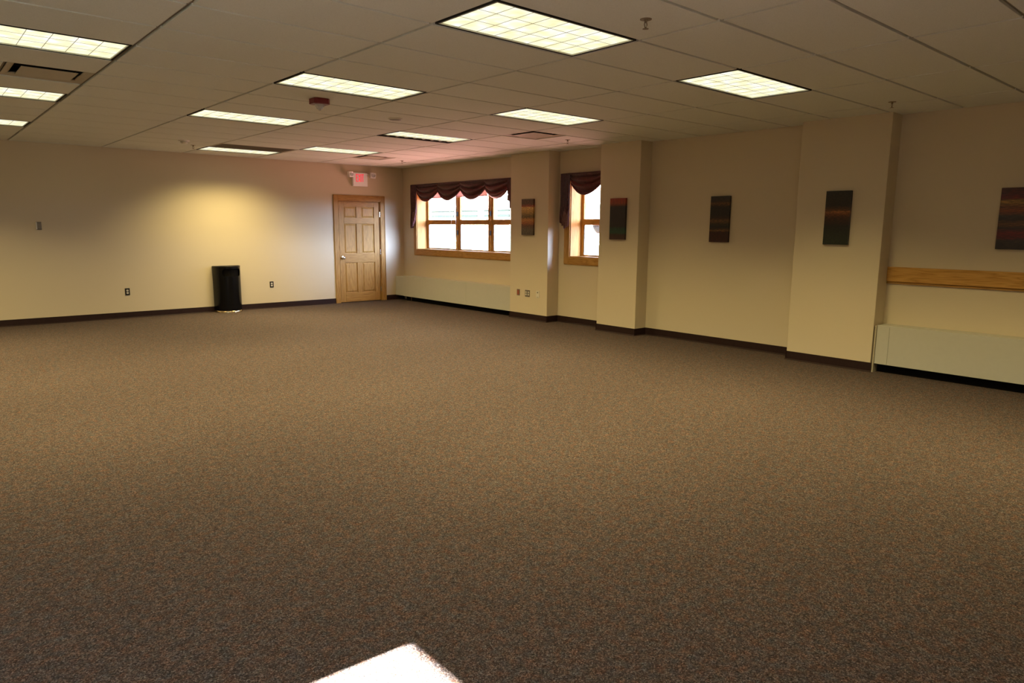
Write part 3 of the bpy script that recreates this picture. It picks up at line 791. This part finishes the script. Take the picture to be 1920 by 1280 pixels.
# ------------------------------------------------------------------ valances
ZV = 2.405
def swag(parent, ya, yb, zc_, zb_, xb, flip=1, seed=0.0):
    """draped festoon between ya and yb, cusps at zc_, belly at zb_"""
    def fn(u, v):
        y = ya + (yb-ya)*u
        belly = 4*u*(1-u)
        dz = (ZV-zc_) + (zc_-zb_)*belly
        z = ZV - .006 - dz*v
        # folds follow the swag, gathered to the ends
        ph = v*6.2*PI + .7*math.sin(PI*u+seed) + 1.2*seed
        fold = .026*math.sin(ph)*(.25+.75*math.sin(PI*u)) * min(1, v*6)
        x = xb - .016 - .055*math.sin(PI*u)*math.sin(PI*min(1, .15+v*.72)) - fold
        z += .010*math.cos(ph)*math.sin(PI*u)*min(1, v*6)*(1 if v < .97 else 0)
        return (x, y, z)
    b = MB().grid(fn, 36, 60)
    return obj('swag', b, M_fabric, parent, smooth=True, solid=.003)
def jabot(parent, y_out, y_in, z_out, z_mid, z_in, xb, ret=True):
    """pleated tail hanging at one end; zig-zag pleats, hem rises towards the window"""
    npl = 4
    def fn(u, v):
        y = y_out + (y_in-y_out)*u
        tri = abs(((u*npl) % 1.0)-.5)*2
        zb_ = (z_out+(z_mid-z_out)*u*2) if u < .5 else (z_mid+(z_in-z_mid)*(u-.5)*2)
        zb_ += .045*(1-tri)*(1 if u > .15 else 0)
        z = ZV - .006 - (ZV-.006-zb_)*v
        wide = .75+.25*v
        y = y_out + (y-y_out)*(1.0-.10*v) - (y_out-y_in)*0
        x = xb - .010 - .030*tri*wide - .010*math.sin(v*9+u*4)*v
        return (x, y, z)
    b = MB().grid(fn, 48, 40)
    o = obj('jabot', b, M_fabric, parent, smooth=True, solid=.003)
    # folded-back lining along the hem
    def fl(u, v):
        uu = .25+.75*u; p = Vector(fn(uu, 1.0 - v*.10 - .0)); q = Vector(fn(uu, 1.0-.16-.16*math.sin(uu*9)**2))
        r = p.lerp(q, v); return (r.x-.012, r.y-.004+.012*math.sin(u*22), r.z)
    obj('hem_lining', MB().grid(fl, 30, 3), M_lining, o, smooth=True, solid=.002)
    return o
def valance(label, y_hi, y_lo, cusps, tails, xb=W-.045):
    t = thing('valance', label, 'valance', (W-.04, (y_hi+y_lo)/2, ZV), 'swagged valances')
    b = MB().box(xb, W, y_lo, y_hi, ZV-.020, ZV)           # mounting board with returns
    b.box(xb, xb+.012, y_lo, y_hi, ZV-.085, ZV-.020)
    obj('mounting_board', b, M_fabric, t, bevel=.003)
    def rt(u, v):
        return (xb-.01+(W-xb+.008)*u, y_hi+.004+.010*math.sin(u*PI*3)*v, ZV-(ZV-tails[0][2])*v*(1-.03*u))
    obj('side_return', MB().grid(rt, 14, 12), M_fabric, t, smooth=True, solid=.003)
    # gathered header
    def hd(u, v):
        return (xb-.016-.006*math.sin(u*(y_hi-y_lo)*70)*v, y_lo+(y_hi-y_lo)*u, ZV-.004-.12*v)
    obj('header', MB().grid(hd, int((y_hi-y_lo)*90), 4), M_fabric, t, smooth=True, solid=.002)
    for i in range(len(cusps)-1):
        swag(t, cusps[i][0]+.004, cusps[i+1][0]-.004, (cusps[i][1]+cusps[i+1][1])/2, 2.056, xb, seed=i*1.3)
    for tl in tails: jabot(t, *tl, xb-.006)
    return t
valance('long burgundy valance of four swags over the wide window', 12.495, 9.150,
        [(12.290,2.248),(11.540,2.226),(10.808,2.236),(10.060,2.226),(9.415,2.20)],
        [(12.495, 12.275, 1.515, 1.55, 1.86), (9.150, 9.425, 1.60, 1.75, 2.02)])
valance('short burgundy valance of one swag over the narrow window', 8.090, 7.110,
        [(7.895,2.268),(7.21,2.24)], [(8.100, 7.890, 1.63, 1.525, 1.56)])

# ------------------------------------------------------------------ paintings
def canvas(label, yc, z0, z1, x, m, w_=.300):
    o = obj('painting', MB().box(x-.036, x-.002, yc-w_/2, yc+w_/2, z0, z1), m, loc=(x-.019, yc, (z0+z1)/2), bevel=.002)
    return tag(o, label, 'painting', 'abstract canvases')
k = 1.0
def B(l, q=.62): return [(p, tuple(x*q for x in s2l(*c))) for p, c in l]
p1 = painting_mat('paint_sunset', B([(0,(70,62,52)),(.14,(84,74,60)),(.26,(92,52,36)),(.34,(150,84,40)),(.42,(178,116,52)),(.50,(92,72,34)),(.56,(120,92,48)),(.66,(176,134,66)),(.76,(206,164,92)),(.80,(150,66,42)),(.86,(88,54,38)),(1,(84,56,44))], .95), 1.3)
p2 = painting_mat('paint_red_top', B([(0,(52,26,18)),(.12,(46,24,18)),(.16,(16,58,38)),(.26,(14,50,36)),(.32,(26,18,20)),(.80,(30,22,26)),(.83,(88,38,20)),(.88,(128,52,28)),(1,(134,44,26))], 1.15), 4.1, wob=.02, vert=True)
p3 = painting_mat('paint_dark_rust', B([(0,(66,16,10)),(.23,(60,14,10)),(.25,(140,96,48)),(.29,(60,40,24)),(.33,(32,38,36)),(.40,(60,48,28)),(.46,(124,84,44)),(.52,(62,36,20)),(.60,(34,28,24)),(.78,(42,30,26)),(.84,(122,76,40)),(.88,(60,44,34)),(1,(44,42,44))]), 7.7, wob=.06)
p4 = painting_mat('paint_copper_band', B([(0,(34,48,26)),(.18,(36,42,26)),(.34,(20,26,20)),(.40,(52,28,18)),(.50,(76,42,24)),(.57,(128,70,32)),(.61,(176,110,58)),(.64,(104,60,28)),(.72,(40,28,18)),(1,(38,34,28))]), 2.9, wob=.04)
p5 = painting_mat('paint_strata', B([(0,(46,34,30)),(.14,(60,46,38)),(.20,(104,22,24)),(.28,(120,30,26)),(.34,(56,36,22)),(.42,(120,74,38)),(.48,(54,38,26)),(.55,(66,54,44)),(.62,(146,72,36)),(.70,(120,70,36)),(.76,(168,124,56)),(.80,(152,110,50)),(.82,(112,26,22)),(.88,(98,24,26)),(1,(74,34,24))]), 5.5, wob=.045)
canvas('narrow canvas of gold and rust bands on the farthest column', 8.668, 1.424, 2.012, WC, p1, .290)
canvas('narrow canvas with red top and green band on the middle column', 6.724, 1.383, 1.974, WC, p2, .292)
canvas('dark narrow canvas with maroon foot on the wall between two columns', 5.196, 1.374, 1.970, W, p3, .285)
canvas('dark green narrow canvas with copper band on the column nearest the camera', 3.548, 1.382, 1.972, WC, p4, .278)
canvas('red and ochre striped canvas above the oak rail', 1.780, 1.368, 1.960, W, p5, .600)

# ------------------------------------------------------------------ outside
M_facade = plain('facade_render', (.62, .60, .56), rough=.9, var=.03, bscale=2)
M_facade2 = plain('facade_slate_blue', (.016, .026, .030), rough=.9, var=.03, bscale=2)
M_fglass = plain('facade_glass', (.0075, .0095, .0095), rough=.5, spec=.02)
XB = 24.0; sc_ = (XB)/(W+.25)
def by(y): return y*sc_
def bz(z): return CAMZ+(z-CAMZ)*sc_
t = thing('building', 'pale sunlit building seen through the windows', 'building', (XB, 30, -1.5))
obj('wall', MB().box(XB, XB+8, 14, 60, -1.5, 11), M_facade, t)
obj('pilaster', MB().box(XB-.25, XB, by(12.35), by(12.62), -1.5, 11), M_facade2, t)
obj('ledge', MB().box(XB-.35, XB, 14, 60, bz(1.900), bz(1.915)), M_facade, t)
for i, (ya, yb_) in enumerate([(11.42, 12.20), (10.66, 11.18), (10.30, 10.46), (9.72, 10.06), (7.0, 7.35)]):
    for z0, z1 in ((1.735, 1.790), (1.835, 1.865)):
        obj('window', MB().box(XB-.06, XB+.02, by(ya), by(yb_), bz(z0), bz(z1)), M_fglass, t)
obj('door', MB().box(XB-.05, XB+.02, by(11.45), by(12.0), -1.5, bz(1.52)), M_facade2, t)
obj('door', MB().box(XB-.05, XB+.02, by(9.60), by(9.95), -1.5, bz(1.52)), M_facade2, t)
# unseen green block, added to cut low daylight through the left windows
M_light_block = plain('light_block_green', (.05, .07, .03), rough=.9, var=.4, bscale=30)
t = obj('light_block', MB().box(-13.5, -12, -14, 16, -.3, 3.35), M_light_block, loc=(-12.7, 1, 0), bevel=.2)
tag(t, 'unseen dark green block added to screen low daylight at the left windows', 'light_block')
# hanging basket and its hook
hx, hy = 11.186, 10.10
M_pot = plain('basket_coir', (.030, .019, .019), rough=.9, var=.2, bscale=40)
hk = [(hx, 10.10, -1.0), (hx, 10.10, 1.20), (hx, 10.09, 1.33), (hx, 10.05, 1.40), (hx, 9.99, 1.415), (hx, 9.93, 1.39)]
t = tag(obj('garden_hook', MB().tube(hk, .011, 8), M_dark_metal, loc=(hx, 10.1, -1)), 'thin curved metal garden hook outside the narrow window', 'hook')
cxh, cyh = hx, 10.0
t = thing('hanging_basket', 'round brown flower basket outside the narrow window', 'planter', (cxh, cyh, 1.43))
obj('bowl', MB().lathe([(0,0),(.05,.005),(.10,.05),(.135,.11),(.150,.165),(.140,.165),(.09,.06),(0,.02)], (cxh,cyh,1.43), 24), M_pot, t, smooth=True)
obj('rim', MB().lathe([(.146,.160),(.156,.160),(.156,.180),(.146,.180),(.146,.160)], (cxh,cyh,1.43), 24), M_dark_metal, t)
b = MB()
for q in range(3): b.tube([(cxh+.15*math.cos(q*2.1), cyh+.15*math.sin(q*2.1), 1.60), (cxh, cyh, 2.15)], .004, 5)
obj('chain', b, M_dark_metal, t)
obj('soil', MB().lathe([(0,.150),(.138,.150),(.138,.140),(0,.140)], (cxh,cyh,1.43), 20), M_slot, t)
b = MB().tube([(W+.34, 10.0, 2.55), (cxh-.0, cyh, 2.55)], .012, 8).tube([(cxh, cyh, 2.56), (cxh, cyh, 2.14)], .006, 6)
tag(obj('basket_arm', b, M_dark_metal, loc=(W+.34, 10.0, 2.55)), 'metal arm above the window that carries the flower basket', 'bracket')

# ------------------------------------------------------------------ light
def portal(name, loc, rot, sx, sy):
    ld = bpy.data.lights.new(name, 'AREA'); ld.shape = 'RECTANGLE'; ld.size = sx; ld.size_y = sy
    ld.cycles.is_portal = True
    o = bpy.data.objects.new(name, ld); C.objects.link(o); o.location = loc; o.rotation_euler = rot
portal('window_portal', (W+.285, (w1[0]+w1[1])/2, (WZ0+WZ1)/2), (PI/2, 0, PI/2), w1[1]-w1[0], WZ1-WZ0)
portal('window_portal', (W+.285, (w2[0]+w2[1])/2, (WZ0+WZ1)/2), (PI/2, 0, PI/2), w2[1]-w2[0], WZ1-WZ0)
portal('window_portal', (XL-.20, (lw[0][0]+lw[0][1])/2, (LZ0+LZ1)/2), (PI/2, 0, -PI/2), lw[0][1]-lw[0][0], LZ1-LZ0)

SUN = 360.0
sd = bpy.data.lights.new('sun', 'SUN'); sd.energy = SUN; sd.angle = math.radians(.3); sd.color = (1, .95, .87)
so = bpy.data.objects.new('sun', sd); C.objects.link(so)
# the far top corner of the sunlit patch is (1.29, 2.04): the ray passes the window head corner
hdx = 1.283-(XL-.3); az = Vector((1, -.0566, 0)).normalized(); el = math.atan2(LZ1, hdx)
dirv = Vector((az.x*math.cos(el), az.y*math.cos(el), -math.sin(el)))
so.rotation_euler = dirv.to_track_quat('-Z', 'Y').to_euler(); so.location = (-12, 2, 8)

wd = bpy.data.worlds.new('World'); bpy.context.scene.world = wd; wd.use_nodes = True
nt = wd.node_tree; nt.nodes.clear()
out = nt.nodes.new('ShaderNodeOutputWorld'); bg = nt.nodes.new('ShaderNodeBackground'); L(nt, bg.outputs[0], out.inputs[0])
tc = N(nt, 'ShaderNodeTexCoord'); sp = N(nt, 'ShaderNodeSeparateXYZ'); L(nt, tc.outputs['Generated'], sp.inputs[0])
ad = N(nt, 'ShaderNodeMath', operation='MULTIPLY_ADD'); ad.inputs[1].default_value = .5; ad.inputs[2].default_value = .5
L(nt, sp.outputs[2], ad.inputs[0])
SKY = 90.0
# sunlit reddish paving below the horizon, bluish white sky above
ground = ramp(nt, ad.outputs[0], [(0, (.26,.110,.096)), (.34, (.26,.113,.099)), (.43, (.055,.043,.042)), (.5, (.055,.051,.051))])
sky = ramp(nt, ad.outputs[0], [(.50, (.52,.65,1.0)), (.70, (.52,.65,1.0)), (.80, (.10,.13,.21)), (1, (.05,.08,.17))])
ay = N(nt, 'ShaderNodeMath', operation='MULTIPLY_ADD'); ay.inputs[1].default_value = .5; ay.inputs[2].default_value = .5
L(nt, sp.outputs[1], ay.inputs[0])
# bright sky lobe to the south-east, added to light the far wall and column
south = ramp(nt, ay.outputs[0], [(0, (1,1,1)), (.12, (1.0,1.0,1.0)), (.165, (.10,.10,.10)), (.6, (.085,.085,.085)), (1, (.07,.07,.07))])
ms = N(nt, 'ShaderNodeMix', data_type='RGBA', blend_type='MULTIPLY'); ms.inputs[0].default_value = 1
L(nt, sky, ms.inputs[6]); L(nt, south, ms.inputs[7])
# paving glow in the background colour is dimmed southward to spare the window jamb
pav = ramp(nt, ay.outputs[0], [(.05, (.12,.16,.14)), (.32, (1,1,1))])
mp_ = N(nt, 'ShaderNodeMix', data_type='RGBA', blend_type='MULTIPLY'); mp_.inputs[0].default_value = 1
L(nt, ground, mp_.inputs[6]); L(nt, pav, mp_.inputs[7]); ground = mp_.outputs[2]
st = N(nt, 'ShaderNodeMath', operation='GREATER_THAN'); st.inputs[1].default_value = .5; L(nt, ad.outputs[0], st.inputs[0])
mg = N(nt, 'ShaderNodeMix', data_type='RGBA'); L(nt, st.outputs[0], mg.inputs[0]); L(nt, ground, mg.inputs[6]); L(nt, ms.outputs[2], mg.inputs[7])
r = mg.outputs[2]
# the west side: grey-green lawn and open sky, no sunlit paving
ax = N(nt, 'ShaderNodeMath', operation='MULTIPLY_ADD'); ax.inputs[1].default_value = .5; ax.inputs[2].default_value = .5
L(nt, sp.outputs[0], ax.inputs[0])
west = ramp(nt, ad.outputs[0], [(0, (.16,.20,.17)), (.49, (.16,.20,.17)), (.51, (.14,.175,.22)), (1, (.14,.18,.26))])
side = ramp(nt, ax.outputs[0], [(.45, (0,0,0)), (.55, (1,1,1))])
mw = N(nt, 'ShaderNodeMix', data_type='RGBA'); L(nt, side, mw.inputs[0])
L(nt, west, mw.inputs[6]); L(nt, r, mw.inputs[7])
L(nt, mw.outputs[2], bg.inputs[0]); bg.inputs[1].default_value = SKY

# ------------------------------------------------------------------ camera
cam = bpy.data.cameras.new('camera'); co_ = bpy.data.objects.new('camera', cam); C.objects.link(co_)
F_PX, YAW, PITCH, ROLL = 1303.594, CAM[0], CAM[1], CAM[2]
cy_, sy_, cp_, sp_, cr_, sr_ = math.cos(YAW), math.sin(YAW), math.cos(PITCH), math.sin(PITCH), math.cos(ROLL), math.sin(ROLL)
fwd = Vector((sy_*cp_, cy_*cp_, sp_)); r_ = Vector((cy_, -sy_, 0)); u_ = r_.cross(fwd)
r2 = cr_*r_ + sr_*u_; u2 = -sr_*r_ + cr_*u_
Mx = Matrix((r2, u2, -fwd)).transposed().to_4x4(); Mx.translation = Vector((0, 0, CAMZ))
co_.matrix_world = Mx
cam.sensor_width = 36; cam.lens = F_PX/1920*36; cam.clip_start = .05; cam.clip_end = 200
bpy.context.scene.camera = co_

s = bpy.context.scene
s.view_settings.view_transform = 'Standard'; s.view_settings.look = 'None'; s.view_settings.gamma = 1
s.view_settings.exposure = EXPO; s.view_settings.use_curve_mapping = False
s.cycles.use_denoising = True
try: s.cycles.denoiser = 'OPENIMAGEDENOISE'
except Exception: pass
s.cycles.max_bounces = 10; s.cycles.diffuse_bounces = 7; s.cycles.glossy_bounces = 4; s.cycles.transparent_max_bounces = 12
s.cycles.caustics_reflective = False; s.cycles.caustics_refractive = False
s.cycles.sample_clamp_indirect = 6.0
